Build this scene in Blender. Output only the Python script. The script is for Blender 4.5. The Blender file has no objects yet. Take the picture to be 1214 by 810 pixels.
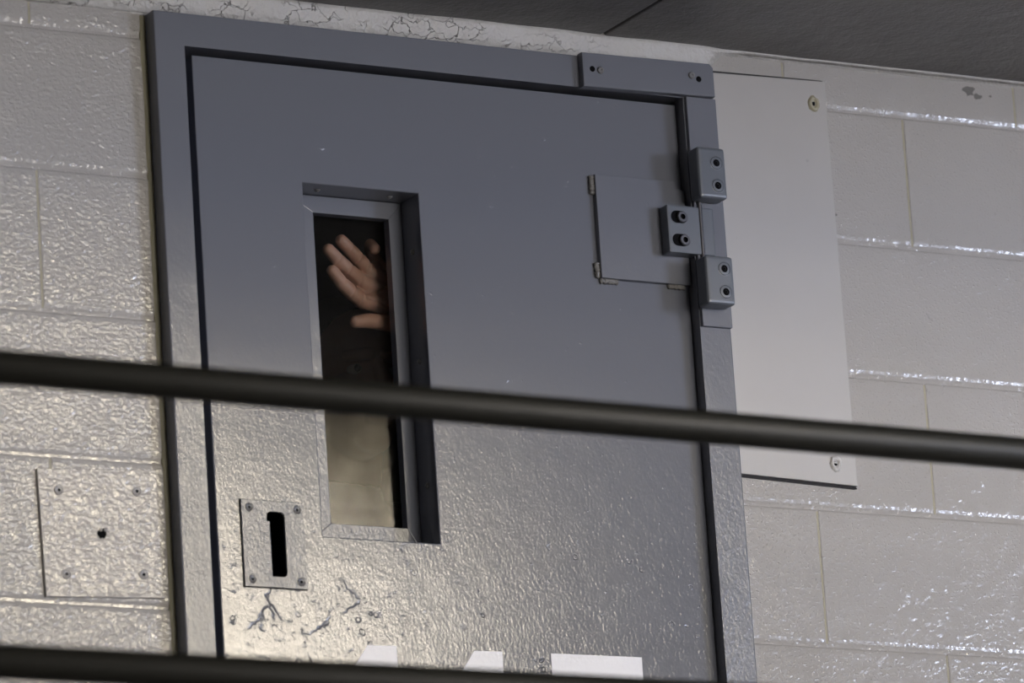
import bpy, bmesh, math, random
import numpy as np
from mathutils import Vector, Matrix
random.seed(7)
C = bpy.context.scene.collection
PI = math.pi

# ------------------------------------------------------------------ helpers
def node(nt, kind, **kw):
    n = nt.nodes.new(kind)
    for k, v in kw.items():
        if k in n.inputs: n.inputs[k].default_value = v
        else: setattr(n, k, v)
    return n

def new_mat(name, base=(.5, .5, .5), rough=.5, metal=0., spec=.5):
    m = bpy.data.materials.new(name); m.use_nodes = True
    nt = m.node_tree
    b = nt.nodes['Principled BSDF']
    b.inputs['Base Color'].default_value = (*base, 1)
    b.inputs['Roughness'].default_value = rough
    b.inputs['Metallic'].default_value = metal
    b.inputs['Specular IOR Level'].default_value = spec
    g = node(nt, 'ShaderNodeNewGeometry')
    return m, nt, b, g.outputs['Position']

def math_n(nt, op, a, b=None, c=None, clamp=False):
    n = nt.nodes.new('ShaderNodeMath'); n.operation = op; n.use_clamp = clamp
    for i, v in enumerate((a, b, c)):
        if v is None: continue
        if isinstance(v, (int, float)): n.inputs[i].default_value = v
        else: nt.links.new(v, n.inputs[i])
    return n.outputs[0]

def maprange(nt, v, a, b, c=0., d=1., smooth=False):
    n = nt.nodes.new('ShaderNodeMapRange'); n.clamp = True
    if smooth: n.interpolation_type = 'SMOOTHSTEP'
    nt.links.new(v, n.inputs[0])
    for i, x in zip((1, 2, 3, 4), (a, b, c, d)): n.inputs[i].default_value = x
    return n.outputs[0]

def scale_vec(nt, pos, s):
    n = nt.nodes.new('ShaderNodeMapping'); n.inputs['Scale'].default_value = s
    nt.links.new(pos, n.inputs[0]); return n.outputs[0]

def noise(nt, vec, scale, detail=2., rough=.5, dist=0.):
    n = node(nt, 'ShaderNodeTexNoise', Scale=scale, Detail=detail, Roughness=rough, Distortion=dist)
    nt.links.new(vec, n.inputs['Vector']); return n.outputs['Fac']

def voro(nt, vec, scale, feature='F1', rnd=1.):
    n = nt.nodes.new('ShaderNodeTexVoronoi'); n.feature = feature
    n.inputs['Scale'].default_value = scale; n.inputs['Randomness'].default_value = rnd
    nt.links.new(vec, n.inputs['Vector']); return n.outputs['Distance']

def bump(nt, bsdf, h, dist=.001, strength=1.):
    n = nt.nodes.new('ShaderNodeBump'); n.inputs['Strength'].default_value = strength
    n.inputs['Distance'].default_value = dist
    nt.links.new(h, n.inputs['Height']); nt.links.new(n.outputs[0], bsdf.inputs['Normal'])

def mixcol(nt, fac, a, b):
    n = nt.nodes.new('ShaderNodeMix'); n.data_type = 'RGBA'
    nt.links.new(fac, n.inputs[0])
    for i, v in ((6, a), (7, b)):
        if isinstance(v, tuple): n.inputs[i].default_value = (*v, 1)
        else: nt.links.new(v, n.inputs[i])
    return n.outputs[2]

def sep(nt, pos):
    n = nt.nodes.new('ShaderNodeSeparateXYZ'); nt.links.new(pos, n.inputs[0]); return n.outputs

def distort(nt, pos, scale, amt):
    n = node(nt, 'ShaderNodeTexNoise', Scale=scale, Detail=3.)
    nt.links.new(pos, n.inputs['Vector'])
    s = nt.nodes.new('ShaderNodeVectorMath'); s.operation = 'SUBTRACT'
    nt.links.new(n.outputs['Color'], s.inputs[0]); s.inputs[1].default_value = (.5, .5, .5)
    m = nt.nodes.new('ShaderNodeVectorMath'); m.operation = 'SCALE'
    nt.links.new(s.outputs[0], m.inputs[0]); m.inputs['Scale'].default_value = amt
    a = nt.nodes.new('ShaderNodeVectorMath'); a.operation = 'ADD'
    nt.links.new(pos, a.inputs[0]); nt.links.new(m.outputs[0], a.inputs[1]); return a.outputs[0]

# ------------------------------------------------------------------ materials
def wall_paint(name, base, coarse=1., fine=1., rough=.13):
    m, nt, b, P = new_mat(name, base, rough)
    x, y, z = sep(nt, P)
    left = maprange(nt, x, -.45, .45, 1., 0.)
    n1 = noise(nt, scale_vec(nt, P, (.8, 1, 1.15)), 170, .6, .5, .3)       # roller stipple of thick paint
    n2 = noise(nt, P, 420, 1., .5)
    n3 = noise(nt, P, 34, 2., .5)
    dots = maprange(nt, noise(nt, P, 300, 0., .5), .59, .88, 0., 1.)
    # the tooled bed joints are smoother than the rolled block faces
    t = math_n(nt, 'ABSOLUTE', math_n(nt, 'SUBTRACT', math_n(nt, 'FRACT', math_n(nt, 'MULTIPLY_ADD', z, 1 / .2032, .5 - 2.03 / .2032 + 20)), .5))
    calm = maprange(nt, t, .022, .045, .22, 1.)
    h = math_n(nt, 'MULTIPLY', n1, math_n(nt, 'MULTIPLY', math_n(nt, 'MULTIPLY_ADD', left, .36 * coarse, .12 * coarse), calm))
    h = math_n(nt, 'MULTIPLY_ADD', n2, .012 * fine, h)
    h = math_n(nt, 'MULTIPLY_ADD', dots, .22 * fine, h)
    h = math_n(nt, 'MULTIPLY_ADD', n3, .30 * coarse, h)
    bump(nt, b, h, .0026)
    spots = maprange(nt, noise(nt, distort(nt, P, 60, .01), 30, 3., .6), .71, .76)
    chip = math_n(nt, 'MULTIPLY', spots, .35)
    dirt = maprange(nt, noise(nt, P, 5, 4., .6), .3, .8)
    c = mixcol(nt, dirt, base, tuple(v * .93 for v in base))
    c = mixcol(nt, chip, c, tuple(v * .45 for v in base))
    nt.links.new(c, b.inputs['Base Color'])
    return m

def steel_paint(name, base, cracks=False, rough=.12, amp=1.):
    m, nt, b, P = new_mat(name, base, rough)
    x, y, z = sep(nt, P)
    low = maprange(nt, z, 1.85, 1.35, .25, 1.)
    n1 = noise(nt, scale_vec(nt, P, (1.15, 1, .8)), 190, 2., .55, .4)
    n2 = noise(nt, scale_vec(nt, P, (3., 1, .35)), 120, 2., .5)
    n3 = noise(nt, P, 22, 2., .5)
    h = math_n(nt, 'MULTIPLY', n1, .105 * amp)
    h = math_n(nt, 'MULTIPLY_ADD', n2, .008 * amp, h)
    h = math_n(nt, 'MULTIPLY', h, low)
    h = math_n(nt, 'MULTIPLY_ADD', n3, .12 * amp, h)
    col = base
    specks = maprange(nt, noise(nt, P, 95, 1., .5), .77, .80)
    h = math_n(nt, 'MULTIPLY_ADD', specks, .10, h)
    if cracks:
        D = distort(nt, P, 26, .075)
        e = voro(nt, D, 7.5, 'DISTANCE_TO_EDGE')
        line = maprange(nt, e, .0, .022, 1., 0.)
        zone = math_n(nt, 'MULTIPLY', maprange(nt, z, 1.30, 1.24), maprange(nt, x, -.10, -.17))
        patch = maprange(nt, noise(nt, P, 14, 2.), .47, .55)
        line = math_n(nt, 'MULTIPLY', line, math_n(nt, 'MULTIPLY', zone, patch))
        # small ring-shaped paint blisters
        v = voro(nt, distort(nt, P, 80, .008), 55)
        ring = math_n(nt, 'MULTIPLY', maprange(nt, v, .16, .20), maprange(nt, v, .27, .23))
        bp = math_n(nt, 'MULTIPLY', maprange(nt, noise(nt, P, 16, 1.), .60, .64), maprange(nt, z, 1.36, 1.30))
        ring = math_n(nt, 'MULTIPLY', ring, bp)
        scuff = maprange(nt, noise(nt, scale_vec(nt, distort(nt, P, 40, .02), (1, 1, 1.8)), 60, 4., .7), .62, .68)
        scuff = math_n(nt, 'MULTIPLY', scuff, maprange(nt, z, 1.42, 1.28))
        scuff = math_n(nt, 'MULTIPLY', scuff, maprange(nt, x, .05, -.15))
        marks = math_n(nt, 'MAXIMUM', math_n(nt, 'MAXIMUM', line, ring), math_n(nt, 'MULTIPLY', scuff, .5))
        h = math_n(nt, 'MULTIPLY_ADD', marks, -.35, h)
        col = mixcol(nt, marks, base, tuple(v * .35 for v in base))
        nt.links.new(math_n(nt, 'MULTIPLY_ADD', marks, .35, rough), b.inputs['Roughness'])
    if not isinstance(col, tuple):
        nt.links.new(col, b.inputs['Base Color'])
    bump(nt, b, h, .0016)
    return m

def simple(name, base, rough=.5, metal=0., bscale=0, bdist=.0005, spec=.5):
    m, nt, b, P = new_mat(name, base, rough, metal, spec)
    if bscale:
        bump(nt, b, noise(nt, P, bscale, 3., .55), bdist)
    n = noise(nt, P, 11, 3., .6)
    nt.links.new(mixcol(nt, n, base, tuple(v * .85 for v in base)), b.inputs['Base Color'])
    return m

WALL = (.385, .371, .358)
GREY = (.148, .156, .184)
M = {}
M['wall'] = wall_paint('painted_block_wall', WALL)
M['panel'] = wall_paint('smooth_painted_panel', (.405, .393, .386), .08, .03, .33)
M['plate'] = wall_paint('painted_plate', (.40, .38, .365), .8, .5, .16)
M['stain'] = simple('stained_mortar', (.36, .335, .245), .45, 0, 160, .001)
M['caulk'] = simple('yellowed_caulk', (.36, .335, .235), .35, 0, 90, .001)
M['door'] = steel_paint('door_paint', GREY, True)
M['frame'] = steel_paint('frame_paint', GREY, False, .20, 2.6)
M['hinge'] = steel_paint('hinge_paint', (.112, .124, .146), False, .30, .45)
M['dark'] = simple('recess_shade', (.004, .004, .005), .7, spec=.05)  # black stands in for the shade inside holes, slots and rims
M['bolt'] = simple('dark_oiled_steel', (.09, .09, .10), .32, .6)
M['screw'] = simple('painted_screw', (.15, .15, .155), .35, .2)
M['screwlight'] = simple('wall_painted_screw', (.42, .405, .39), .3)
M['weld'] = simple('painted_weld', (.17, .165, .16), .25, 0, 300, .002)
M['digit'] = steel_paint('white_stencil_paint', (.78, .78, .82), False, .30, .9)
M['rail'] = simple('dark_olive_rail_paint', (.0085, .0082, .0055), .5, 0, 60, .0003)
M['black'] = simple('gap_shade_black', (.01, .01, .012), .8)  # black for open gaps and for the shade at the panel foot
M['floor'] = simple('concrete_floor', (.22, .21, .20), .5, 0, 40, .001)
M['far'] = simple('far_wall_paint', (.45, .43, .38), .6, 0, 60, .0005)
M['mullion'] = simple('window_frame_paint', (.08, .08, .085), .4)
M['cellwall'] = simple('unlit_cell_paint', (.16, .15, .14), .6, 0, 90, .001)  # wall paint darkened to suggest the unlit cell

# soffit: dark painted concrete
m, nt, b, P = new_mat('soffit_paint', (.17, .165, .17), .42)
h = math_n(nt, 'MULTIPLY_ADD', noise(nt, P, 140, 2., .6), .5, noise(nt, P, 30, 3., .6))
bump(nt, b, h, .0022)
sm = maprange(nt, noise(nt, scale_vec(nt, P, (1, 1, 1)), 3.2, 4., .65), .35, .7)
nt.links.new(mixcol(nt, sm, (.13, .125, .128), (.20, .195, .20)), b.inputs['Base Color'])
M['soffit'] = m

# cracked grout under the soffit
m, nt, b, P = new_mat('cracked_grout', (.44, .43, .42), .32)
D = distort(nt, P, 55, .035)
e = voro(nt, scale_vec(nt, D, (.6, 1, 1.4)), 46, 'DISTANCE_TO_EDGE')
x, y, z = sep(nt, P)
ln = math_n(nt, 'MULTIPLY', maprange(nt, e, 0., .024, 1., 0.), maprange(nt, noise(nt, P, 13, 2.), .42, .50))
ln = math_n(nt, 'MULTIPLY', ln, maprange(nt, x, .35, .05))
h = math_n(nt, 'MULTIPLY_ADD', noise(nt, P, 130, 3., .6), .7, noise(nt, P, 45, 2., .6))
h = math_n(nt, 'MULTIPLY_ADD', ln, -.7, h)
bump(nt, b, h, .003)
nt.links.new(mixcol(nt, ln, (.46, .45, .44), (.13, .125, .12)), b.inputs['Base Color'])
M['grout'] = m

# dirty glazing
m = bpy.data.materials.new('dusty_glass'); m.use_nodes = True
nt = m.node_tree; nt.nodes.remove(nt.nodes['Principled BSDF'])
g = node(nt, 'ShaderNodeNewGeometry'); P = g.outputs['Position']
out = nt.nodes['Material Output']
tr = node(nt, 'ShaderNodeBsdfTransparent'); tr.inputs[0].default_value = (.86, .86, .84, 1)
gl = node(nt, 'ShaderNodeBsdfGlossy'); gl.inputs['Roughness'].default_value = .125; gl.distribution = 'BECKMANN'
bn = node(nt, 'ShaderNodeBump'); bn.inputs['Distance'].default_value = .00015
nt.links.new(noise(nt, scale_vec(nt, P, (1, 1, .8)), 26, 2.), bn.inputs['Height'])
nt.links.new(bn.outputs[0], gl.inputs['Normal'])
mx = node(nt, 'ShaderNodeMixShader')
nt.links.new(math_n(nt, 'MULTIPLY', math_n(nt, 'MULTIPLY_ADD', g.outputs['Backfacing'], -.085, .085), maprange(nt, noise(nt, scale_vec(nt, P, (1, 1, .7)), 17, 4., .6), .35, .7, .45, 1.1)), mx.inputs[0]); nt.links.new(tr.outputs[0], mx.inputs[1]); nt.links.new(gl.outputs[0], mx.inputs[2])
df = node(nt, 'ShaderNodeBsdfDiffuse'); df.inputs[0].default_value = (.35, .32, .26, 1)
mx2 = node(nt, 'ShaderNodeMixShader')
nt.links.new(maprange(nt, noise(nt, scale_vec(nt, P, (1, 1, .7)), 22, 4., .65), .35, .75, .001, .006), mx2.inputs[0])
nt.links.new(mx.outputs[0], mx2.inputs[1]); nt.links.new(df.outputs[0], mx2.inputs[2])
nt.links.new(mx2.outputs[0], out.inputs['Surface'])
M['glass'] = m

def emit(name, col, s, var=0.):
    m = bpy.data.materials.new(name); m.use_nodes = True
    nt = m.node_tree; nt.nodes.remove(nt.nodes['Principled BSDF'])
    e = node(nt, 'ShaderNodeEmission'); e.inputs['Color'].default_value = (*col, 1)
    e.inputs['Strength'].default_value = s
    if var:
        g = node(nt, 'ShaderNodeNewGeometry')
        n = noise(nt, g.outputs['Position'], .9, 2.)
        nt.links.new(maprange(nt, n, .3, .7, s * (1 - var), s * (1 + var)), e.inputs['Strength'])
    nt.links.new(e.outputs[0], nt.nodes['Material Output'].inputs['Surface'])
    return m
M['day_warm'] = emit('warm_daylit_pane', (1., .885, .71), 56)
M['day_cool'] = emit('cool_daylit_pane', (.68, .76, 1.), 42)
M['day_soft'] = emit('soft_warm_daylit_pane', (1., .875, .66), 36)
M['fill_plain'] = emit('plain_fill_pane', (1., .935, .87), 17)  # soft fill from an unseen, added pane
M['glow_dim'] = emit('tan_glow_pane', (1., .85, .58), 3.2, .6)  # added tan glow for the reflection in the door glass

# person
m, nt, b, P = new_mat('skin', (.5, .3, .24), .5)
b.inputs['Subsurface Weight'].default_value = .12
b.inputs['Subsurface Radius'].default_value = (.008, .003, .0015)
nt.links.new(mixcol(nt, noise(nt, P, 70, 3., .6), (.60, .37, .30), (.45, .25, .195)), b.inputs['Base Color'])
bump(nt, b, noise(nt, P, 600, 2.), .0003)
M['skin'] = m
M['hair'] = simple('black_hair', (.012, .010, .009), .5, 0, 400, .003)
M['shirt'] = simple('dark_cotton', (.025, .025, .028), .85, 0, 700, .0006)
M['trousers'] = simple('dark_trousers', (.03, .03, .035), .85, 0, 700, .0006)
M['eyewhite'] = simple('eye_white', (.5, .48, .45), .2)

# ------------------------------------------------------------------ object helpers
def tag(o, label=None, cat=None, group=None, kind=None):
    if label: o['label'] = label
    if cat: o['category'] = cat
    if group: o['group'] = group
    if kind: o['kind'] = kind
    return o

def wloc(o):
    v = Vector((0, 0, 0))
    while o is not None:
        v += o.location; o = o.parent
    return v

def empty(name, loc):
    o = bpy.data.objects.new(name, None); o.empty_display_size = .05
    o.location = loc; C.objects.link(o); return o

def obj(name, bm, mats, parent=None, smooth=False, origin=None):
    """link bm (built in world coordinates) as ONE object"""
    base = wloc(parent) if parent else Vector((0, 0, 0))
    org = Vector(origin) if origin else base
    bmesh.ops.translate(bm, verts=bm.verts, vec=-org)
    bmesh.ops.recalc_face_normals(bm, faces=bm.faces)
    me = bpy.data.meshes.new(name); bm.to_mesh(me); bm.free()
    for mm in (mats if isinstance(mats, (list, tuple)) else [mats]): me.materials.append(mm)
    if smooth:
        for p in me.polygons: p.use_smooth = True
    o = bpy.data.objects.new(name, me); C.objects.link(o)
    o.parent = parent; o.location = org - base
    return o

def add_box(bm, x0, x1, y0, y1, z0, z1, bev=0., seg=2, mi=0, rot=None):
    vs = [bm.verts.new((x, y, z)) for x in (x0, x1) for y in (y0, y1) for z in (z0, z1)]
    f = [(0, 1, 3, 2), (4, 6, 7, 5), (0, 4, 5, 1), (2, 3, 7, 6), (0, 2, 6, 4), (1, 5, 7, 3)]
    fs = [bm.faces.new([vs[i] for i in q]) for q in f]
    for q in fs: q.material_index = mi
    if rot:
        c = Vector(((x0 + x1) / 2, (y0 + y1) / 2, (z0 + z1) / 2))
        bmesh.ops.rotate(bm, cent=c, matrix=Matrix.Rotation(rot[1], 3, rot[0]), verts=vs)
    if bev:
        es = list({e for q in fs for e in q.edges})
        bmesh.ops.bevel(bm, geom=es, offset=bev, segments=seg, profile=.6, affect='EDGES', clamp_overlap=True)

def box(*a, **k):
    bm = bmesh.new(); add_box(bm, *a, **k); return bm

def add_lathe(bm, prof, c, n=24, axis='y', mi=None):
    """revolve prof [(r, h)] ; h runs along +axis from c"""
    c = Vector(c); rings = []
    for r, h in prof:
        if r < 1e-7:
            p = Vector((0, h, 0)) if axis == 'y' else Vector((0, 0, h))
            rings.append([bm.verts.new(c + p)]); continue
        ring = []
        for k in range(n):
            a = 2 * PI * k / n
            p = Vector((r * math.cos(a), h, r * math.sin(a))) if axis == 'y' else Vector((r * math.cos(a), r * math.sin(a), h))
            ring.append(bm.verts.new(c + p))
        rings.append(ring)
    for i in range(len(rings) - 1):
        a, b2 = rings[i], rings[i + 1]
        for k in range(n):
            k2 = (k + 1) % n
            if len(a) == 1 and len(b2) == 1: continue
            if len(a) == 1: f = bm.faces.new((a[0], b2[k], b2[k2]))
            elif len(b2) == 1: f = bm.faces.new((a[k], b2[0], a[k2]))
            else: f = bm.faces.new((a[k], b2[k], b2[k2], a[k2]))
            f.smooth = False
            if mi: f.material_index = mi[i]

def slab(x0, x1, y0, y1, z0, z1, holes, bm=None):
    """a board in the xz plane with rectangular holes right through it"""
    bm = bm or bmesh.new()
    xs = sorted({x0, x1, *[v for h in holes for v in h[:2]]}); zs = sorted({z0, z1, *[v for h in holes for v in h[2:]]})
    V = {}
    def v(i, j, y):
        k = (i, j, y)
        if k not in V: V[k] = bm.verts.new((xs[i], y, zs[j]))
        return V[k]
    def solid(i, j):
        if i < 0 or j < 0 or i >= len(xs) - 1 or j >= len(zs) - 1: return False
        cx, cz = (xs[i] + xs[i + 1]) / 2, (zs[j] + zs[j + 1]) / 2
        return not any(h[0] < cx < h[1] and h[2] < cz < h[3] for h in holes)
    for i in range(len(xs) - 1):
        for j in range(len(zs) - 1):
            if not solid(i, j): continue
            for y in (y0, y1): bm.faces.new((v(i, j, y), v(i + 1, j, y), v(i + 1, j + 1, y), v(i, j + 1, y)))
            for di, dj, a, b2 in ((-1, 0, (i, j), (i, j + 1)), (1, 0, (i + 1, j), (i + 1, j + 1)), (0, -1, (i, j), (i + 1, j)), (0, 1, (i, j + 1), (i + 1, j + 1))):
                if not solid(i + di, j + dj):
                    bm.faces.new((v(*a, y0), v(*b2, y0), v(*b2, y1), v(*a, y1)))
    return bm

def prism(pts, y0, y1, bev=0., bm=None):
    """polygon in xz extruded in y"""
    bm = bm or bmesh.new()
    a = [bm.verts.new((x, y0, z)) for x, z in pts]; b2 = [bm.verts.new((x, y1, z)) for x, z in pts]
    fs = [bm.faces.new(a), bm.faces.new(b2[::-1])]
    n = len(pts)
    for i in range(n): fs.append(bm.faces.new((a[i], b2[i], b2[(i + 1) % n], a[(i + 1) % n])))
    if bev:
        es = [e for e in fs[0].edges]
        bmesh.ops.bevel(bm, geom=es, offset=bev, segments=2, profile=.6, affect='EDGES', clamp_overlap=True)
    return bm

def rounded(x0, x1, z0, z1, r, n=6):
    pts = []
    for cx, cz, a0 in ((x1 - r, z1 - r, 0), (x0 + r, z1 - r, PI / 2), (x0 + r, z0 + r, PI), (x1 - r, z0 + r, 1.5 * PI)):
        for k in range(n + 1):
            a = a0 + PI / 2 * k / n; pts.append((cx + r * math.cos(a), cz + r * math.sin(a)))
    return pts

def lumpy(bm, p0, p1, r, n=9, seed=0):
    """a weld bead: row of flattened lumps from p0 to p1"""
    rnd = random.Random(seed); p0, p1 = Vector(p0), Vector(p1)
    prof = []
    d = (p1 - p0); L = d.length; d.normalize()
    up = Vector((0, 1, 0)); side = d.cross(up)
    rings = []
    for i in range(n * 3 + 1):
        t = i / (n * 3)
        rr = r * (.72 + .28 * abs(math.sin(t * n * PI))) * (1 if 0 < t < 1 else .25) * rnd.uniform(.85, 1.12)
        ring = []
        for k in range(10):
            a = 2 * PI * k / 10
            ring.append(bm.verts.new(p0 + d * (L * t) + side * (rr * math.cos(a)) + up * (.7 * rr * math.sin(a))))
        rings.append(ring)
    for a, b2 in zip(rings, rings[1:]):
        for k in range(10):
            bm.faces.new((a[k], b2[k], b2[(k + 1) % 10], a[(k + 1) % 10]))
    bm.faces.new(rings[0]); bm.faces.new(rings[-1][::-1])

# ------------------------------------------------------------------ the block wall
HALF = .2032; JX = .794; JZ = 2.03; CEIL = 2.105
OPEN = (-.44, .44, -.2, 2.05)
bm = bmesh.new()
jh, jv, dep = .0015, .0008, .0019
def block(x0, x1, z0, z1, e=(1, 1, 1, 1)):
    lip = .016 if z0 > 2.02 else .0095
    """front of one block; e = which edges (left, right, bottom, top) are tooled joints"""
    if x1 - x0 < .004 or z1 - z0 < .004: return
    ws = (.0024, .0024, lip, .0034)
    def rect(t):
        i = [w * q * t for w, q in zip(ws, e)]
        return (x0 + i[0], x1 - i[1], z0 + i[2], z1 - i[3])
    rings = []
    for t, y in ((1., 0.), (.45, .0005), (0., dep), (0., dep + .004)):
        a, b2, c, d = rect(t)
        rings.append([bm.verts.new((x, y, z)) for x, z in ((a, c), (b2, c), (b2, d), (a, d))])
    bm.faces.new(rings[0])
    for A, B in zip(rings, rings[1:]):
        for q in range(4): bm.faces.new((A[q], B[q], B[(q + 1) % 4], A[(q + 1) % 4]))
X0W, X1W = -2.6, 2.6
for r in range(-1, 11):
    zt = JZ - HALF * r; zb = zt - HALF
    if r == -1: zt = CEIL
    off = 1 if r % 2 else 0        # which half-block columns carry joints
    k = -18
    cols = [JX + HALF * (2 * i + off) for i in range(-10, 8)]
    for xa, xb in zip(cols, cols[1:]):
        xa2, xb2 = max(xa + jv, X0W), min(xb - jv, X1W)
        if xb2 - xa2 < .02: continue
        top = zt - (jh if r > -1 else 0); bot = max(zb + jh, -.19)
        ox0, ox1, oz1 = -.452, .449, 2.062
        if xb2 <= ox0 or xa2 >= ox1: block(xa2, xb2, bot, top)
        else:
            if xa2 < ox0: block(xa2, ox0, bot, top, (1, 0, 1, 1))
            if xb2 > ox1: block(ox1, xb2, bot, top, (0, 1, 1, 1))
            if top > oz1: block(max(xa2, ox0), min(xb2, ox1), max(bot, oz1), top, (1, 1, 0, 1))
# body of the wall behind the block faces, with the mortar showing in the joints
for x0, x1, z0, z1 in ((X0W, -.44, -.2, CEIL), (.44, X1W, -.2, CEIL), (-.44, .44, 2.05, CEIL)):
    add_box(bm, x0, x1, dep - .0002, .2, z0, z1)
wall = obj('wall_back', bm, [M['wall']])
tag(wall, 'pale grey glossy painted concrete block wall around the cell door', 'wall', kind='structure')
# yellowed mortar in the upright joints
bm = bmesh.new()
for r in range(-1, 11):
    zt = (JZ - HALF * r - .004) if r > -1 else CEIL; zb = JZ - HALF * (r + 1) + .004
    off = 1 if r % 2 else 0
    for i in range(-9, 8):
        x = JX + HALF * (2 * i + off)
        if X0W + .05 < x < X1W - .05 and not (-.47 < x < .47):
            n = 12; vs = []
            for q in range(n + 1):
                zz = zb + (zt - zb) * q / n
                w = .0024 * random.uniform(.7, 1.1)
                jx = random.uniform(-.0006, .0006)
                vs.append((bm.verts.new((x - w + jx, dep - .0010, zz)), bm.verts.new((x + jx, dep - .0014, zz)), bm.verts.new((x + w + jx, dep - .0010, zz))))
            for a, b2 in zip(vs, vs[1:]):
                bm.faces.new((a[0], a[1], b2[1], b2[0])); bm.faces.new((a[1], a[2], b2[2], b2[1]))
o = obj('mortar', bm, M['stain'], wall); 
o['label'] = 'yellowed mortar in the upright joints'
# shape chips knocked out of the paint
bm = bmesh.new()
for cx, cz, s, sd in ((.917, 2.083, .011, 1), (.932, 2.075, .007, 2), (.955, 2.078, .0025, 3), (.663, 1.868, .003, 5), (.655, 2.0015, .0025, 6)):
    rr = random.Random(sd); pts = []
    for k in range(14):
        a = 2 * PI * k / 14; q = s * rr.uniform(.55, 1.05)
        pts.append((cx + q * math.cos(a) * 1.2, cz + q * math.sin(a) * .8))
    prism(pts, -.0006, .0005, bm=bm)
o = obj('paint_chip', bm, simple('bare_block', (.16, .155, .15), .8, 0, 300, .001), wall)
o['label'] = 'dark chips knocked out of the wall paint near the ceiling'

# grout strip between wall and soffit
bm = bmesh.new()
n = 160; rings = []
for i in range(n + 1):
    x = -2.6 + 5.2 * i / n
    w = .010 + .003 * math.sin(i * .9) * math.sin(i * .37) + random.uniform(-.001, .001)
    lo = 2.095 if x > .46 else 2.066; w *= .45 if x > .46 else 1.
    rings.append([bm.verts.new(p) for p in ((x, .003, lo - .002), (x, -.35 * w, lo + .003), (x, -.6 * w - .0008, (lo + CEIL) / 2), (x, -w * .9, CEIL - .006), (x, -w - .002, CEIL + .002), (x, .003, CEIL + .002))])
for a, b2 in zip(rings, rings[1:]):
    for k in range(6): bm.faces.new((a[k], b2[k], b2[(k + 1) % 6], a[(k + 1) % 6]))
tag(obj('trim_2', bm, M['grout'], smooth=True), 'cracked pale grout line along the top of the block wall under the ceiling', 'trim', kind='structure')
# caulk bead beside the left jamb
bm = bmesh.new(); rings = []
for i in range(121):
    z = -.0 + 2.062 * i / 120
    w = .0085 + random.uniform(-.0009, .0009)
    rings.append([bm.verts.new(p) for p in ((-.4520 - w, .001, z), (-.4520 - w * .8, -.0008, z), (-.4520 - w * .3, -.0012, z), (-.4515, -.0015, z), (-.4515, .003, z))])
for a, b2 in zip(rings, rings[1:]):
    for k in range(5): bm.faces.new((a[k], b2[k], b2[(k + 1) % 5], a[(k + 1) % 5]))
tag(obj('trim_3', bm, M['caulk'], smooth=True), 'yellowed caulk bead down the left side of the door frame', 'trim', kind='structure')

# ------------------------------------------------------------------ walkway soffit, floors, cell and hall
DECK = -2.05
bm = bmesh.new()
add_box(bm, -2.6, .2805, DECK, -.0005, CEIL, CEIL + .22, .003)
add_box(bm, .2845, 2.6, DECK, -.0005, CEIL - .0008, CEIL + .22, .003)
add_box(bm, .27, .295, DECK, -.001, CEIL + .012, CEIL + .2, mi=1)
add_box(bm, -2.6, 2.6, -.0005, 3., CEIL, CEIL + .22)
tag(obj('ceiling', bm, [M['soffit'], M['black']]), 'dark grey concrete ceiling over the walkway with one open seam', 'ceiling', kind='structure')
bm = bmesh.new(); add_box(bm, -2.6, 2.6, -1.32, 3., -.2, 0, .004)
tag(obj('floor', bm, M['floor']), 'concrete walkway floor in front of the cell door', 'floor', kind='structure')
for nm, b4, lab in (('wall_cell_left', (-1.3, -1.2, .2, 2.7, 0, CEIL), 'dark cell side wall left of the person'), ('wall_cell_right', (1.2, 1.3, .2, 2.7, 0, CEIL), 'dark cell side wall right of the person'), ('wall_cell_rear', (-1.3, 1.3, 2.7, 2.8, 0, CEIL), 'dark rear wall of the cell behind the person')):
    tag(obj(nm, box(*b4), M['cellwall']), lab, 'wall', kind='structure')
HX0, HX1, HY, HZ0, HZ1 = -8., 15., -12., -2.55, 7.
tag(obj('floor_lower', box(HX0, HX1, HY, 3., HZ0 - .1, HZ0), M['floor']), 'concrete floor of the hall below the walkway', 'floor', kind='structure')
tag(obj('ceiling_hall', box(HX0, HX1, HY, 3., HZ1, HZ1 + .1), M['far']), 'high ceiling of the hall opposite the cells', 'ceiling', kind='structure')
tag(obj('wall_left', box(HX0 - .1, HX0, HY, 3., HZ0, HZ1), M['far']), 'far left end wall of the hall', 'wall', kind='structure')
tag(obj('wall_right', box(HX1, HX1 + .1, HY, 3., HZ0, HZ1), M['far']), 'far right end wall of the hall', 'wall', kind='structure')
WIN = [('window_1', (3.5, 5.60, 3.35, 4.95), 'day_soft', 'tall warm daylit window added in the opposite hall wall'),  # unseen hall windows, added and sized for their sheens and fill
       ('window_2', (9.0, 12.8, .4, 3.6), 'day_cool', 'wide cool daylit window added in the opposite hall wall'),
       ('window_3', (5.75, 6.55, 3.45, 4.38), 'day_warm', 'bright warm daylit window added beside the tall one in the hall wall'),
       ('reflection_pane', (6.05, 7.2, 4.50, 5.05), 'glow_dim', 'dim glowing pane added for the tan reflection in the door glass'),  # added pane, stands in for the lit far wall mirrored in the glass
       ('fill_window', (.3, 4.3, -.6, 2.6), 'fill_plain', 'broad low glowing window added in the opposite hall wall as soft fill')]  # added frontal source for the diffuse light
tag(obj('wall_front', slab(HX0, HX1, HY - .2, HY, HZ0, HZ1, [w[1] for w in WIN]), M['far']), 'hall wall opposite the cells with tall windows', 'wall', kind='structure')
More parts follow.
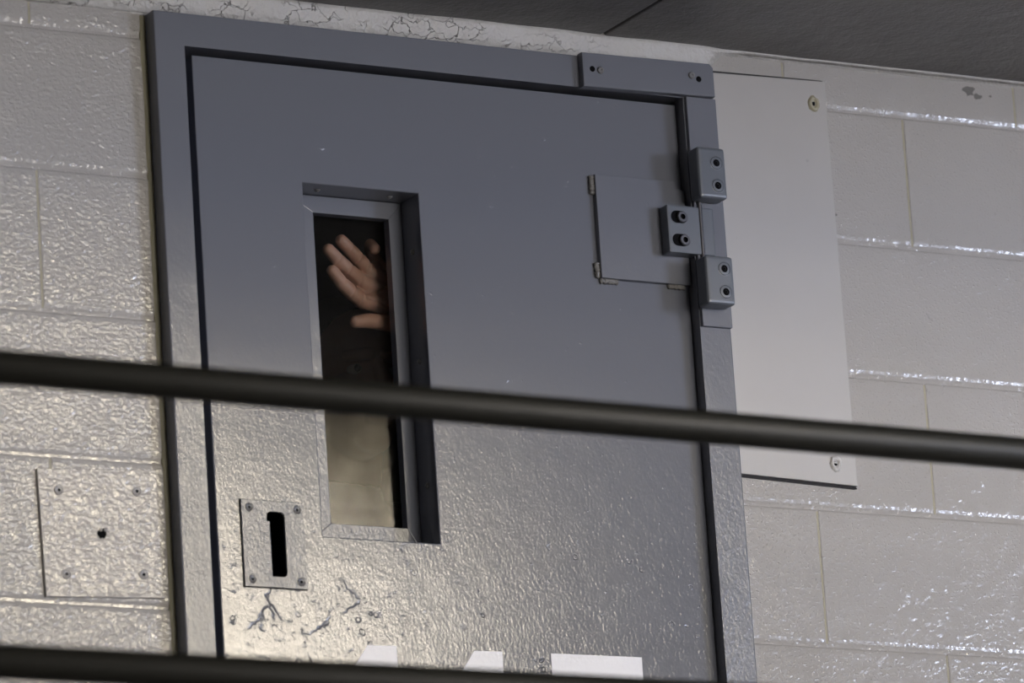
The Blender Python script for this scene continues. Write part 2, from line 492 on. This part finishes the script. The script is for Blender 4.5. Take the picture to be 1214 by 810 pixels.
for nm, (x0, x1, z0, z1), mt, lab in WIN:
    root = tag(empty(nm, ((x0 + x1) / 2, HY - .1, z0)), lab, 'window', kind='structure')
    bm = bmesh.new()
    nxp = {'window_1': 3, 'window_2': 4, 'window_3': 1, 'reflection_pane': 1, 'fill_window': 4}[nm]; nzp = 3 if nm != 'reflection_pane' else 1
    for i in range(nxp + 1):
        x = x0 + (x1 - x0) * i / nxp; add_box(bm, x - .03, x + .03, HY - .13, HY - .05, z0, z1)
    for j in range(nzp + 1):
        z = z0 + (z1 - z0) * j / nzp; add_box(bm, x0, x1, HY - .125, HY - .055, z - .03, z + .03)
    obj('window_frame', bm, M['mullion'], root)
    obj('pane', box(x0, x1, HY - .16, HY - .14, z0, z1), M[mt], root)

# ------------------------------------------------------------------ small fasteners
def cap_screw(parent, x, z, yf, R=.0085, H=.008, name='bolt', mats=('bolt', 'dark')):
    """socket head cap screw, head front at yf"""
    bm = bmesh.new()
    add_lathe(bm, [(R * .96, H), (R, H - .001), (R, .0012), (R * .86, 0), (R * .46, 0), (R * .46, .004), (0, .0045)], (x, yf, z), 24, mi=[0, 0, 0, 0, 1, 1])
    return obj(name, bm, [M[mats[0]], M[mats[1]]], parent)
def flush_screw(parent, x, z, yf, R=.0075, h=.0014, name='screw', mats=('screw', 'dark'), hole=.34):
    bm = bmesh.new()  # black bands stand in for shade at rim, groove and socket
    add_lathe(bm, [(R, h), (R, .0006), (R * .88, 0), (R * .72, .0003), (R * .66, .0007), (R * .58, .0001), (R * hole, .0003), (R * hole * .95, .0006), (0, .0006)], (x, yf, z), 24, mi=[1, 0, 0, 1, 0, 0, 1, 1])
    return obj(name, bm, [M[mats[0]], M[mats[1]]], parent)

# ------------------------------------------------------------------ door frame
FY = -.028
frame = tag(empty('trim_1', (0, 0, 0)), 'dark grey steel door frame with bolted hinge blocks at its upper right', 'door frame', kind='structure')
bm = bmesh.new()
def frame_pts(x0, x1, z0, z1):
    return x0, x1, FY, .19, z0, z1
prism([(-.4515, 0), (-.4515, 2.0625), (.4505, 2.0625), (.4505, 0), (.400, 0), (.400, 2.0165), (-.408, 2.0165), (-.408, 0)], FY, .19, .0020, bm)
# rabbet stops behind the leaf
add_box(bm, -.41, -.355, .078, .12, 0, 2.02)
add_box(bm, .38, .41, .078, .12, 0, 2.02)
add_box(bm, -.41, .41, .078, .12, 1.985, 2.02)
obj('jamb', bm, M['frame'], frame)
# reinforcing plate on the head
hp = obj('head_plate', prism([(.226, 2.0125), (.4455, 2.0165), (.4455, 2.0605), (.439, 2.0665), (.226, 2.0635)], -.041, FY + .001, .0016), M['frame'], frame)
for x, z in ((.2545, 2.0385), (.4075, 2.0455)):
    bm = bmesh.new(); add_lathe(bm, [(.0052, .003), (.0052, .0008), (.0042, 0), (.0016, 0), (.0014, .0012), (0, .0013)], (x, -.0434, z), 16); obj('screw', bm, M['screw'], hp)
for x, z in ((.2415, 2.0395), (.4195, 2.041)):
    bm = bmesh.new(); add_lathe(bm, [(.0044, .0006), (.0044, 0), (.0036, .0001), (0, .0001)], (x, -.0414, z), 16); obj('screw_hole', bm, M['dark'], hp)['label'] = 'empty screw hole, its shade painted black'
jp = obj('hinge_plate', box(.4005, .4500, -.034, FY + .001, 1.671, 2.0155, .0012), M['frame'], frame)
YB = -.062
def outer_block(z0, z1, b0):
    hb = obj('hinge_block', box(.3945, .4415, YB, -.0335, z0, z1, .0055, 3), M['hinge'], frame)
    for q, zz in enumerate(b0):
        bm = bmesh.new()
        R = .0108
        add_lathe(bm, [(R, .001), (R, -.0003), (R * .93, -.0005), (R * .90, .0002), (R * .84, -.0004), (R * .50, -.0006), (R * .46, -.0003), (R * .42, -.0006), (R * .24, -.0006), (R * .23, -.0001), (0, -.0001)],
                  (.4255, YB, zz), 28, mi=[0, 0, 0, 1, 0, 1, 1, 1, 0, 1])
        obj('bolt', bm, [M['hinge'], M['dark']], hb)
    return hb
outer_block(1.855, 1.932, (1.9085, 1.8745))
outer_block(1.6965, 1.769, (1.7500, 1.7155))
bm = bmesh.new(); add_lathe(bm, [(0, 0), (.0040, 0), (.0040, .085), (0, .085)], (.4080, -.0345, 1.7715), 16, 'z'); obj('hinge_pin', bm, M['bolt'], frame)

# ------------------------------------------------------------------ the door
LY = -.006
door = tag(empty('door_1', (.012, .03, .01)), 'dark grey painted steel cell door with a narrow window and white numerals', 'door', kind='structure')
WX0, WX1, WZ0, WZ1 = -.2215, -.0375, 1.3305, 1.8390
SX0, SX1, SZ0, SZ1 = -.3095, -.2815, 1.2680, 1.3600
bm = slab(-.3845, .3985, LY, .076, .01, 2.0100, [(WX0, WX1, WZ0, WZ1), (SX0 - .004, SX1 + .004, SZ0 - .004, SZ1 + .004)])
bmesh.ops.recalc_face_normals(bm, faces=bm.faces)
es = [e for e in bm.edges if len(e.link_faces) == 2 and e.calc_face_angle(0) > 1. and all(abs(v.co.y - LY) < 1e-6 for v in e.verts)]
bmesh.ops.bevel(bm, geom=es, offset=.0018, segments=2, profile=.6, affect='EDGES')
leaf = obj('leaf', bm, M['door'], door)
# glazing beads, mitred, deep in the window opening
BY0, BY1 = .045, .060
ix0, ix1, iz0, iz1 = -.180, -.0595, 1.3635, 1.8135
e = .0006
for pts in (((WX0 + e, WZ0 + e), (ix0, iz0), (ix0, iz1), (WX0 + e, WZ1 - e)), ((WX1 - e, WZ0 + e), (WX1 - e, WZ1 - e), (ix1, iz1), (ix1, iz0)),
            ((WX0 + e, WZ1 - e), (ix0, iz1), (ix1, iz1), (WX1 - e, WZ1 - e)), ((WX0 + e, WZ0 + e), (WX1 - e, WZ0 + e), (ix1, iz0), (ix0, iz0))):
    obj('glazing_bead', prism(list(pts), BY0, BY1, .0009), M['frame'], door)
for x in (-.185, -.070):
    bm = bmesh.new(); add_lathe(bm, [(0, -.0035), (.0025, -.003), (.0042, -.0012), (.0048, .0005)], (x, .020, WZ1), 14, 'z'); obj('screw', bm, M['screw'], door, True)
for z in (1.76, 1.6, 1.42):
    bm = bmesh.new()
    for vv in [1]:
        add_lathe(bm, [(0, -.0035), (.0025, -.003), (.0042, -.0012), (.0048, .0005)], (0, 0, 0), 14, 'z')
        bmesh.ops.rotate(bm, cent=(0, 0, 0), matrix=Matrix.Rotation(PI / 2, 3, 'Y'), verts=bm.verts)
        bmesh.ops.translate(bm, verts=bm.verts, vec=(WX1, .020, z))
    obj('screw', bm, M['screw'], door, True)
obj('glass_pane', box(WX0 + .004, WX1 - .004, .0608, .0668, WZ0 + .004, WZ1 - .004), M['glass'], door)['label'] = 'dusty reflecting glass pane'
# pull plate with a slotted hand recess
PX0, PX1, PZ0, PZ1 = -.3475, -.2520, 1.2530, 1.3745
bm = bmesh.new()
outer = [(PX0, PZ0), (PX1, PZ0), (PX1, PZ1), (PX0, PZ1)]
inner = rounded(SX0, SX1, SZ0, SZ1, .007)
py0 = LY - .0040
def ring_face(y, flip):
    vo = [bm.verts.new((x, y, z)) for x, z in [outer[2], outer[3], outer[0], outer[1]]]
    vi = [bm.verts.new((x, y, z)) for x, z in inner]
    n = len(vi) // 4
    for q in range(4):
        seg = vi[q * n:(q + 1) * n]
        bm.faces.new([vo[q]] + seg[::-1])
        bm.faces.new([vo[q], seg[-1], vi[((q + 1) * n) % len(vi)], vo[(q + 1) % 4]][::1])
    return vo, vi
o1, i1 = ring_face(py0, 0); o2, i2 = ring_face(LY + .0002, 1)
for q in range(4): bm.faces.new((o1[q], o2[q], o2[(q + 1) % 4], o1[(q + 1) % 4]))
for q in range(len(i1)): bm.faces.new((i1[q], i2[q], i2[(q + 1) % len(i1)], i1[(q + 1) % len(i1)]))
pull = obj('pull_plate', bm, M['frame'], door)
bm = bmesh.new()
vi = [bm.verts.new((x, LY, z)) for x, z in inner]; vb = [bm.verts.new((x, .046, z)) for x, z in inner]
for q in range(len(vi)): bm.faces.new((vi[q], vb[q], vb[(q + 1) % len(vi)], vi[(q + 1) % len(vi)]))
bm.faces.new(vb)
obj('edge_gap_shade', slab(PX0 - .0014, PX1 + .0016, LY - .0004, LY + .0002, PZ0 - .0014, PZ1 + .0016, [(SX0 - .002, SX1 + .002, SZ0 - .002, SZ1 + .002)]), M['dark'], pull)['label'] = 'dark strip painted as the shadow gap around the plate'  # dark strip stands in for the shadow line round the plate
obj('latch_tongue', box(SX0 - .001, SX0 + .0075, LY + .0015, LY + .012, SZ0 + .001, SZ1 - .0125, .0008), M['frame'], pull)
obj('recess_cup', bm, M['dark'], pull)['label'] = 'slotted hand recess, its shade painted black'
for x, z in ((-.3355, 1.3640), (-.2615, 1.3643), (-.3360, 1.2630), (-.2612, 1.2628)):
    flush_screw(pull, x, z, py0 - .0008, .0062, .0012, 'screw', ('screw', 'dark'), .36)
# welded hinge plate, its beads and the sliding hinge block
wp = obj('welded_plate', prism([(.2490, 1.7360), (.3975, 1.7360), (.3975, 1.8780), (.3810, 1.8780), (.3810, 1.8900), (.2490, 1.8900)], -.0150, LY + .0005, .0010), M['frame'], door)
for i, (p0, p1, r) in enumerate((((.2465, -.0085, 1.8900), (.2465, -.0085, 1.8600), .0055), ((.2455, -.0085, 1.7600), (.2460, -.0085, 1.7360), .0055), ((.2480, -.0085, 1.7330), (.2795, -.0085, 1.7330), .0048), ((.3605, -.0085, 1.7335), (.3905, -.0085, 1.7335), .0045))):
    bm = bmesh.new(); lumpy(bm, p0, p1, r, 5, i); obj('weld_bead', bm, M['weld'], wp, True)
YM = -.037
# block; black shapes stand in for two shaded slots round the cap screws
bm = bmesh.new()
slots = [rounded(.3565, .3855, z - .0098, z + .0098, .0097) for z in (1.8298, 1.7953)]
mid = box(.3520, .4300, YM, -.0145, 1.7765, 1.8480, .0028)
hb = obj('hinge_block', mid, M['hinge'], door)
for sl, z, x in zip(slots, (1.8298, 1.7953), (.3755, .3770)):
    bm = bmesh.new()
    n = len(sl); cx = sum(p[0] for p in sl) / n; cz = sum(p[1] for p in sl) / n
    A = [bm.verts.new((p[0], YM - .0007, p[1])) for p in sl]
    Bv = [bm.verts.new((cx + (p[0] - cx) * .94, YM - .0007, cz + (p[1] - cz) * .94)) for p in sl]
    Cv = [bm.verts.new((cx + (p[0] - cx) * .94, YM - .0002, cz + (p[1] - cz) * .94)) for p in sl]
    D0 = [bm.verts.new((p[0], YM + .0004, p[1])) for p in sl]
    for q in range(n):
        q2 = (q + 1) % n
        bm.faces.new((D0[q], A[q], A[q2], D0[q2])); bm.faces.new((A[q], Bv[q], Bv[q2], A[q2])); f = bm.faces.new((Bv[q], Cv[q], Cv[q2], Bv[q2])); f.material_index = 1
    f = bm.faces.new(Cv); f.material_index = 1
    rec = obj('slotted_recess', bm, [M['hinge'], M['dark']], hb); rec['label'] = 'black shape for the shaded slot around the cap screw'
    cap_screw(hb, x, z, YM - .0045, .0088, .0046)
# stencilled numerals: only their upper ends show above the lower rail
DZ = 1.1800; DH = .20
def digit(pts):
    return obj('numeral', prism(pts, LY - .0006, LY + .0002), M['digit'], door)
for xl, xr in ((-.1625, -.1170), (.0050, .0500)):
    d = digit([(xl, DZ), (xr, DZ + .0012), (xr, DZ - DH), (xl - .0025, DZ - DH), (xl - .0025, DZ - .052), (xl - .034, DZ - .070), (xl - .034, DZ - .047)][:3] + [(xl - .002, DZ - DH), (xl - .002, DZ - .062), (xl - .034, DZ - .062), (xl - .034, DZ - .048)])
    d['label'] = 'white stencilled numeral 1'
d = digit([(.1280, DZ + .0025), (.2750, DZ + .004), (.2750, DZ - .04), (.2075, DZ - DH), (.1555, DZ - DH), (.2195, DZ - .042), (.1280, DZ - .042)])
d['label'] = 'white stencilled numeral 7'

# ------------------------------------------------------------------ plates on the wall
def rot_pts(pts, c, a):
    return [(c[0] + (x - c[0]) * math.cos(a) - (z - c[1]) * math.sin(a), c[1] + (x - c[0]) * math.sin(a) + (z - c[1]) * math.cos(a)) for x, z in pts]
ac = (-.5595, 1.3155)
ap = tag(empty('access_plate', (ac[0], 0, 1.228)), 'square painted metal cover plate with four screws on the block wall left of the door', 'cover plate')
obj('plate', prism([(-.6510, 1.4000), (-.6460, 1.2230), (-.4690, 1.2300), (-.4720, 1.4090)], -.0048, .0005, .0008), M['plate'], ap)
for x, z in ((-.620, 1.3715), (-.503, 1.377), (-.6145, 1.2555), (-.499, 1.261)):
    flush_screw(ap, x, z, -.0062, .0070, .0016, 'screw', ('screwlight', 'dark'), .36)
bm = bmesh.new(); rr = random.Random(4)
prism([(-.5585 + .0078 * rr.uniform(.75, 1.05) * math.cos(k * PI / 8), 1.3150 + .0085 * rr.uniform(.7, 1.05) * math.sin(k * PI / 8)) for k in range(16)], -.0053, -.0045, bm=bm)
obj('bolt_hole', bm, M['dark'], ap)['label'] = 'ragged hole in the middle, its shade painted black'
for dx, dz in ((-.0020, .0050), (.0050, .0052)):
    bm = bmesh.new(); add_lathe(bm, [(0, -.002), (.0018, -.0016), (.0026, 0), (.0024, .002)], (-.5585 + dx, -.0050, 1.3150 + dz), 10); obj('metal_burr', bm, M['screwlight'], ap, True)

cp = tag(empty('wall_panel', (.555, 0, 1.461)), 'tall smooth painted metal panel on the block wall right of the hinges', 'wall panel')
obj('sheet', prism([(.4500, 1.4640), (.6605, 1.4570), (.6595, 2.0710), (.4500, 2.0665)], -.0050, .0005, .0010), M['panel'], cp)
bm = bmesh.new()   # open slit above the sheet; dark strip painted for the shade at its foot
prism([(.452, 2.0665), (.655, 2.0710), (.6590, 2.0735), (.640, 2.0735), (.452, 2.0705)], -.0009, .0004, bm=bm)
prism([(.452, 1.4595), (.656, 1.4525), (.662, 1.4535), (.660, 1.4572), (.452, 1.4642)], -.0009, .0004, bm=bm)
obj('edge_gap_shade', bm, M['black'], cp)['label'] = 'dark open slit along the upper edge and painted shade along the lower'
for x, z, sd in ((.637, 2.035, 3), (.6255, 1.4885, 8)):
    bm = bmesh.new(); rr = random.Random(sd)
    ringv = []
    for r_, yy in ((.0105, -.0048), (.0085, -.0075), (.0062, -.0082), (.0045, -.0060), (.003, -.0052)):
        ringv.append([bm.verts.new((x + r_ * rr.uniform(.85, 1.12) * math.cos(2 * PI * k / 18), yy + rr.uniform(-.0007, .0007), z + 1.25 * r_ * rr.uniform(.85, 1.1) * math.sin(2 * PI * k / 18))) for k in range(18)])
    for a, b2 in zip(ringv, ringv[1:]):
        for k in range(18): bm.faces.new((a[k], b2[k], b2[(k + 1) % 18], a[(k + 1) % 18]))
    f = bm.faces.new(ringv[-1]); f.material_index = 1
    obj('anchor_bolt', bm, [M['grout'] if sd == 8 else M['stain'], M['dark']], cp, True)

# ------------------------------------------------------------------ guardrail in front
gr = tag(empty('guardrail', (-.6, -1.25, 0)), 'dark round-tube guardrail crossing in front of the cell door', 'guardrail')
def tube(bm, p0, p1, r, n=32):
    p0, p1 = Vector(p0), Vector(p1); d = (p1 - p0).normalized()
    s = d.cross(Vector((0, 1, 0))).normalized(); u = s.cross(d)
    rg = [[bm.verts.new(p + s * (r * math.cos(2 * PI * k / n)) + u * (r * math.sin(2 * PI * k / n))) for k in range(n)] for p in (p0, p1)]
    for k in range(n): bm.faces.new((rg[0][k], rg[1][k], rg[1][(k + 1) % n], rg[0][(k + 1) % n]))
    bm.faces.new(rg[0]); bm.faces.new(rg[1])
def rail_z(x): return 1.1690 - .0079 * (x + 1.29)
bm = bmesh.new(); tube(bm, (-2.55, -1.25, rail_z(-2.55)), (2.55, -1.25, rail_z(2.55)), .0205); o = obj('rail', bm, M['rail'], gr, True); o['label'] = 'upper rail'
bm = bmesh.new(); tube(bm, (-2.55, -1.25, .8285), (2.55, -1.25, .8285), .0205); o = obj('rail', bm, M['rail'], gr, True); o['label'] = 'lower rail'
for x in (-1.95, 1.1, 2.5):
    bm = bmesh.new(); tube(bm, (x, -1.25, 0), (x, -1.25, rail_z(x)), .0205); obj('post', bm, M['rail'], gr, True)

# ------------------------------------------------------------------ person behind the glass
def capsule(bm, p0, p1, r0, r1, n=18, m=6):
    """closed tapered capsule"""
    p0, p1 = Vector(p0), Vector(p1); d = p1 - p0; L = d.length; d = d / L
    s = d.cross(Vector((.3, .5, .81))).normalized(); u = s.cross(d)
    prof = [(r0 * math.sin(PI / 2 * k / m), -r0 * math.cos(PI / 2 * k / m)) for k in range(1, m + 1)] + [(r1 * math.cos(PI / 2 * k / m), L + r1 * math.sin(PI / 2 * k / m)) for k in range(0, m)]
    a = bm.verts.new(p0 - d * r0); z = bm.verts.new(p1 + d * r1)
    rg = [[bm.verts.new(p0 + d * h + s * (r * math.cos(2 * PI * k / n)) + u * (r * math.sin(2 * PI * k / n))) for k in range(n)] for r, h in prof]
    for k in range(n): bm.faces.new((a, rg[0][(k + 1) % n], rg[0][k])); bm.faces.new((z, rg[-1][k], rg[-1][(k + 1) % n]))
    for A, B in zip(rg, rg[1:]):
        for k in range(n): bm.faces.new((A[k], A[(k + 1) % n], B[(k + 1) % n], B[k]))
def chain(bm, pts):
    for (a, ra), (b2, rb) in zip(pts, pts[1:]): capsule(bm, a, b2, ra, rb)
def ellip(bm, c, r, rotx=0.):
    ret = bmesh.ops.create_icosphere(bm, subdivisions=4, radius=1.)
    bmesh.ops.scale(bm, vec=r, verts=ret['verts'])
    if rotx: bmesh.ops.rotate(bm, cent=(0, 0, 0), matrix=Matrix.Rotation(rotx, 3, 'X'), verts=ret['verts'])
    bmesh.ops.translate(bm, vec=c, verts=ret['verts'])
def fuse(bm, voxel, smooth):
    """melt overlapping closed pieces into one continuous surface"""
    bmesh.ops.recalc_face_normals(bm, faces=bm.faces)
    me = bpy.data.meshes.new('fuse'); bm.to_mesh(me); bm.free()
    o = bpy.data.objects.new('fuse', me); C.objects.link(o)
    r = o.modifiers.new('r', 'REMESH'); r.mode = 'VOXEL'; r.voxel_size = voxel
    s = o.modifiers.new('s', 'SMOOTH'); s.factor = .5; s.iterations = smooth
    dg = bpy.context.evaluated_depsgraph_get()
    out = bmesh.new(); ev = o.evaluated_get(dg); tm = ev.to_mesh(); out.from_mesh(tm); ev.to_mesh_clear()
    bpy.data.objects.remove(o); bpy.data.meshes.remove(me)
    return out

person = tag(empty('person', (.006, .38, 0)), 'person in dark clothes inside the cell raising an open hand to the glass', 'person')
HXc, HYc, HZc = .004, .305, 1.640      # head centre
bm = bmesh.new()
# fingers (left hand, palm to the glass): index, middle, ring, little, thumb
index = [((-.034, .103, 1.700), .0120), ((-.084, .0905, 1.7035), .0108), ((-.1045, .0835, 1.7125), .0100), ((-.1215, .0805, 1.7240), .0092), ((-.1365, .0790, 1.7410), .0080)]
middle = [((-.032, .105, 1.716), .0120), ((-.0825, .0920, 1.7305), .0110), ((-.1070, .0850, 1.7450), .0102), ((-.1250, .0815, 1.7580), .0094), ((-.1400, .0795, 1.7715), .0084)]
ring = [((-.030, .107, 1.732), .0115), ((-.0690, .0950, 1.7500), .0102), ((-.0880, .0880, 1.7640), .0096), ((-.1040, .0830, 1.7755), .0090), ((-.1185, .0800, 1.7870), .0082)]
little = [((-.022, .110, 1.745), .0110), ((-.0480, .1060, 1.7640), .0095), ((-.0570, .1080, 1.7860), .0088), ((-.0630, .0960, 1.7900), .0082), ((-.0655, .0795, 1.7790), .0074)]
thumb = [((.012, .106, 1.6900), .0165), ((-.0250, .0960, 1.6740), .0140), ((-.0530, .0880, 1.6735), .0112), ((-.0830, .0820, 1.6725), .0100), ((-.1040, .0795, 1.6685), .0082)]
for f in (index, middle, ring, little, thumb): chain(bm, [(p, r * (1.09 if i else 1.05)) for i, (p, r) in enumerate(f)])
# palm: fans from wrist to the four knuckles, with thenar and heel pads
W = (.030, .112, 1.704)
for (k, r) in ((index[1][0], .0118), (middle[1][0], .0124), (ring[1][0], .0116), (little[1][0], .0108)):
    capsule(bm, W, k, .0165, r)
capsule(bm, (-.070, .0945, 1.7130), (-.058, .099, 1.7560), .0112, .0105)
capsule(bm, (-.045, .098, 1.7060), (-.035, .104, 1.7480), .0135, .0130)
capsule(bm, (-.012, .104, 1.7000), (.000, .108, 1.7300), .0150, .0140)
capsule(bm, (.015, .103, 1.7000), (-.030, .098, 1.6930), .0165, .0110)
# arm
EL = (.235, .215, 1.475); SH = (.188, .405, 1.430)
chain(bm, [(W, .0235), ((.055, .130, 1.684), .0255), ((.125, .160, 1.600), .0370), (EL, .0420)])
chain(bm, [(EL, .0430), (SH, .0560)])
# head
ellip(bm, (HXc, HYc + .012, HZc + .038), (.076, .094, .090))
ellip(bm, (HXc, HYc - .022, HZc - .030), (.060, .070, .085))
ellip(bm, (HXc, HYc - .060, HZc - .092), (.028, .025, .022))
for s in (-1, 1):
    ellip(bm, (HXc + s * .036, HYc - .062, HZc - .022), (.024, .022, .024))
    capsule(bm, (HXc + s * .014, HYc - .088, HZc + .026), (HXc + s * .044, HYc - .072, HZc + .024), .0095, .008)
    ellip(bm, (HXc + s * .077, HYc + .018, HZc - .004), (.008, .018, .031))
    ellip(bm, (HXc + s * .010, HYc - .103, HZc - .036), (.009, .010, .008))
capsule(bm, (HXc, HYc - .086, HZc + .016), (HXc, HYc - .110, HZc - .030), .0075, .0115)
capsule(bm, (HXc - .020, HYc - .086, HZc - .0600), (HXc + .020, HYc - .086, HZc - .0600), .0062, .0062)
capsule(bm, (HXc - .016, HYc - .085, HZc - .0705), (HXc + .016, HYc - .085, HZc - .0705), .0068, .0068)
# neck, trunk, other arm, legs
chain(bm, [((HXc, HYc + .020, HZc - .040), .056), ((HXc + .002, HYc + .060, 1.465), .060)])
ellip(bm, (HXc + .002, .385, 1.400), (.165, .095, .080))
ellip(bm, (HXc + .002, .380, 1.250), (.150, .100, .200))
ellip(bm, (HXc + .002, .385, .990), (.150, .105, .150))
chain(bm, [((-.178, .400, 1.430), .056), ((-.225, .430, 1.150), .043), ((-.210, .350, .910), .030)])
capsule(bm, (-.210, .350, .910), (-.207, .335, .850), .028, .024)
for k in range(4):
    x = -.233 + .017 * k
    chain(bm, [((x, .330, .855), .010), ((x - .001, .318, .800), .0092), ((x, .302, .770), .0085), ((x, .292, .758), .0075)])
chain(bm, [((-.187, .332, .880), .012), ((-.173, .305, .840), .010), ((-.175, .292, .812), .0088)])
for s in (-1, 1):
    chain(bm, [((HXc + s * .085, .390, .930), .088), ((HXc + s * .095, .380, .500), .058), ((HXc + s * .100, .400, .090), .042)])
    capsule(bm, (HXc + s * .100, .410, .052), (HXc + s * .110, .300, .040), .046, .036)
body = fuse(bm, .0018, 5)
# palm lines and finger creases pressed into the surface
body.verts.ensure_lookup_table()
def crease(a, b2, depth, width):
    a, b2 = Vector(a), Vector(b2); d = b2 - a; L2 = d.length_squared
    for v in near:
        t = max(0, min(1, (v.co - a).dot(d) / L2)); q = a + d * t
        dx = Vector((v.co.x - q.x, 0, v.co.z - q.z)).length
        if dx < width * 3 and v.co.y < q.y + .006: v.co.y += depth * math.exp(-(dx / width) ** 2)
near = [v for v in body.verts if v.co.x < .03 and v.co.y < .13 and v.co.z > 1.65]
for f in (index, middle, ring):
    for j in (1, 2, 3):
        p = Vector(f[j][0]); dr = (Vector(f[min(j + 1, 4)][0]) - Vector(f[j - 1][0])); pr = Vector((-dr.z, 0, dr.x)).normalized()
        if j == 1: p = p + Vector((dr.x, 0, dr.z)).normalized() * .006
        crease(p - pr * .012, p + pr * .012, .0022 if j < 3 else .0012, .0016)
crease((-.0780, .08, 1.7420), (-.1300, .08, 1.7800), .0040, .0013)
crease((-.0840, .08, 1.7180), (-.1450, .08, 1.7570), .0045, .0013)
crease((-.084, .08, 1.712), (-.050, .08, 1.7250), .0022, .0018)
crease((-.050, .08, 1.7250), (-.030, .08, 1.7420), .0022, .0018)
crease((-.083, .08, 1.7060), (-.052, .08, 1.7010), .0018, .0018)
crease((-.052, .08, 1.7010), (-.034, .08, 1.6840), .0024, .0020)
crease((-.060, .08, 1.7040), (-.044, .08, 1.6900), .0016, .0016)
for fct in body.faces: fct.smooth = True
obj('body', body, M['skin'], person)
for s in (-1, 1):
    bm = bmesh.new(); ellip(bm, (HXc + s * .0315, HYc - .0735, HZc + .004), (.0115, .0110, .0085))
    ey = obj('eye', bm, M['eyewhite'], person, True)
    bm = bmesh.new(); ellip(bm, (HXc + s * .0315, HYc - .0830, HZc + .004), (.0052, .0030, .0052)); obj('iris', bm, M['hair'], ey, True)
# close-cropped hair
bm = bmesh.new()
ellip(bm, (HXc, HYc + .022, HZc + .046), (.080, .096, .092))
body2 = fuse(bm, .005, 3)
bmesh.ops.bisect_plane(body2, geom=body2.verts[:] + body2.edges[:] + body2.faces[:], plane_co=(HXc, HYc - .05, HZc + .068), plane_no=(0, -.80, -.60), clear_outer=True)
obj('hair', body2, M['hair'], person, True)
# long-sleeved dark sweatshirt
bm = bmesh.new()
chain(bm, [((.093, .143, 1.637), .0380), ((.135, .166, 1.590), .0460), (EL, .0540), (SH, .0680)])
ellip(bm, (HXc + .002, .387, 1.405), (.185, .110, .085))
capsule(bm, (-.178, .402, 1.428), (.184, .402, 1.428), .068, .068)
ellip(bm, (HXc + .002, .382, 1.240), (.172, .118, .230))
ellip(bm, (HXc + .002, .387, 1.020), (.172, .125, .130))
chain(bm, [((-.178, .400, 1.430), .068), ((-.225, .430, 1.150), .056), ((-.211, .355, .935), .040)])
capsule(bm, (HXc, HYc + .055, 1.480), (HXc + .002, HYc + .070, 1.440), .066, .085)
obj('sweatshirt', fuse(bm, .006, 4), M['shirt'], person, True)
bm = bmesh.new()
for s in (-1, 1):
    chain(bm, [((HXc + s * .085, .390, .930), .100), ((HXc + s * .095, .380, .500), .074), ((HXc + s * .100, .400, .110), .062)])
obj('trousers', fuse(bm, .008, 4), M['trousers'], person, True)
for s in (-1, 1):
    bm = bmesh.new(); capsule(bm, (HXc + s * .100, .415, .058), (HXc + s * .112, .290, .044), .054, .043)
    sh = fuse(bm, .006, 4)
    for v in sh.verts: v.co.z = max(v.co.z, 0.)
    obj('shoe', sh, M['shirt'], person, True)

# ------------------------------------------------------------------ world, camera
w = bpy.data.worlds.new('world'); bpy.context.scene.world = w; w.use_nodes = True
w.node_tree.nodes['Background'].inputs[0].default_value = (.03, .03, .035, 1)
cam = bpy.data.cameras.new('camera'); co = bpy.data.objects.new('camera', cam); C.objects.link(co)
FPX = 7621.85
cam.sensor_fit = 'HORIZONTAL'; cam.sensor_width = 36.; cam.lens = FPX / 1214 * 36
cam.clip_start = .1; cam.clip_end = 100
pit, roll, yaw = .260809974, -.066410995, -.525056767
f = Vector((-math.sin(yaw) * math.cos(pit), math.cos(yaw) * math.cos(pit), math.sin(pit)))
r0 = f.cross(Vector((0, 0, 1))).normalized(); u0 = r0.cross(f)
r = r0 * math.cos(roll) + u0 * math.sin(roll); u = -r0 * math.sin(roll) + u0 * math.cos(roll)
mw = Matrix((r, u, -f)).transposed().to_4x4(); mw.translation = Vector((-4.298005, -7.596074, -.708709))
co.matrix_world = mw
cam.dof.use_dof = True; cam.dof.focus_distance = 9.2; cam.dof.aperture_fstop = 4.5
sc = bpy.context.scene; sc.camera = co
sc.view_settings.view_transform = 'Standard'; sc.view_settings.look = 'None'
sc.view_settings.exposure = 0.; sc.view_settings.gamma = 1.; sc.view_settings.use_curve_mapping = False
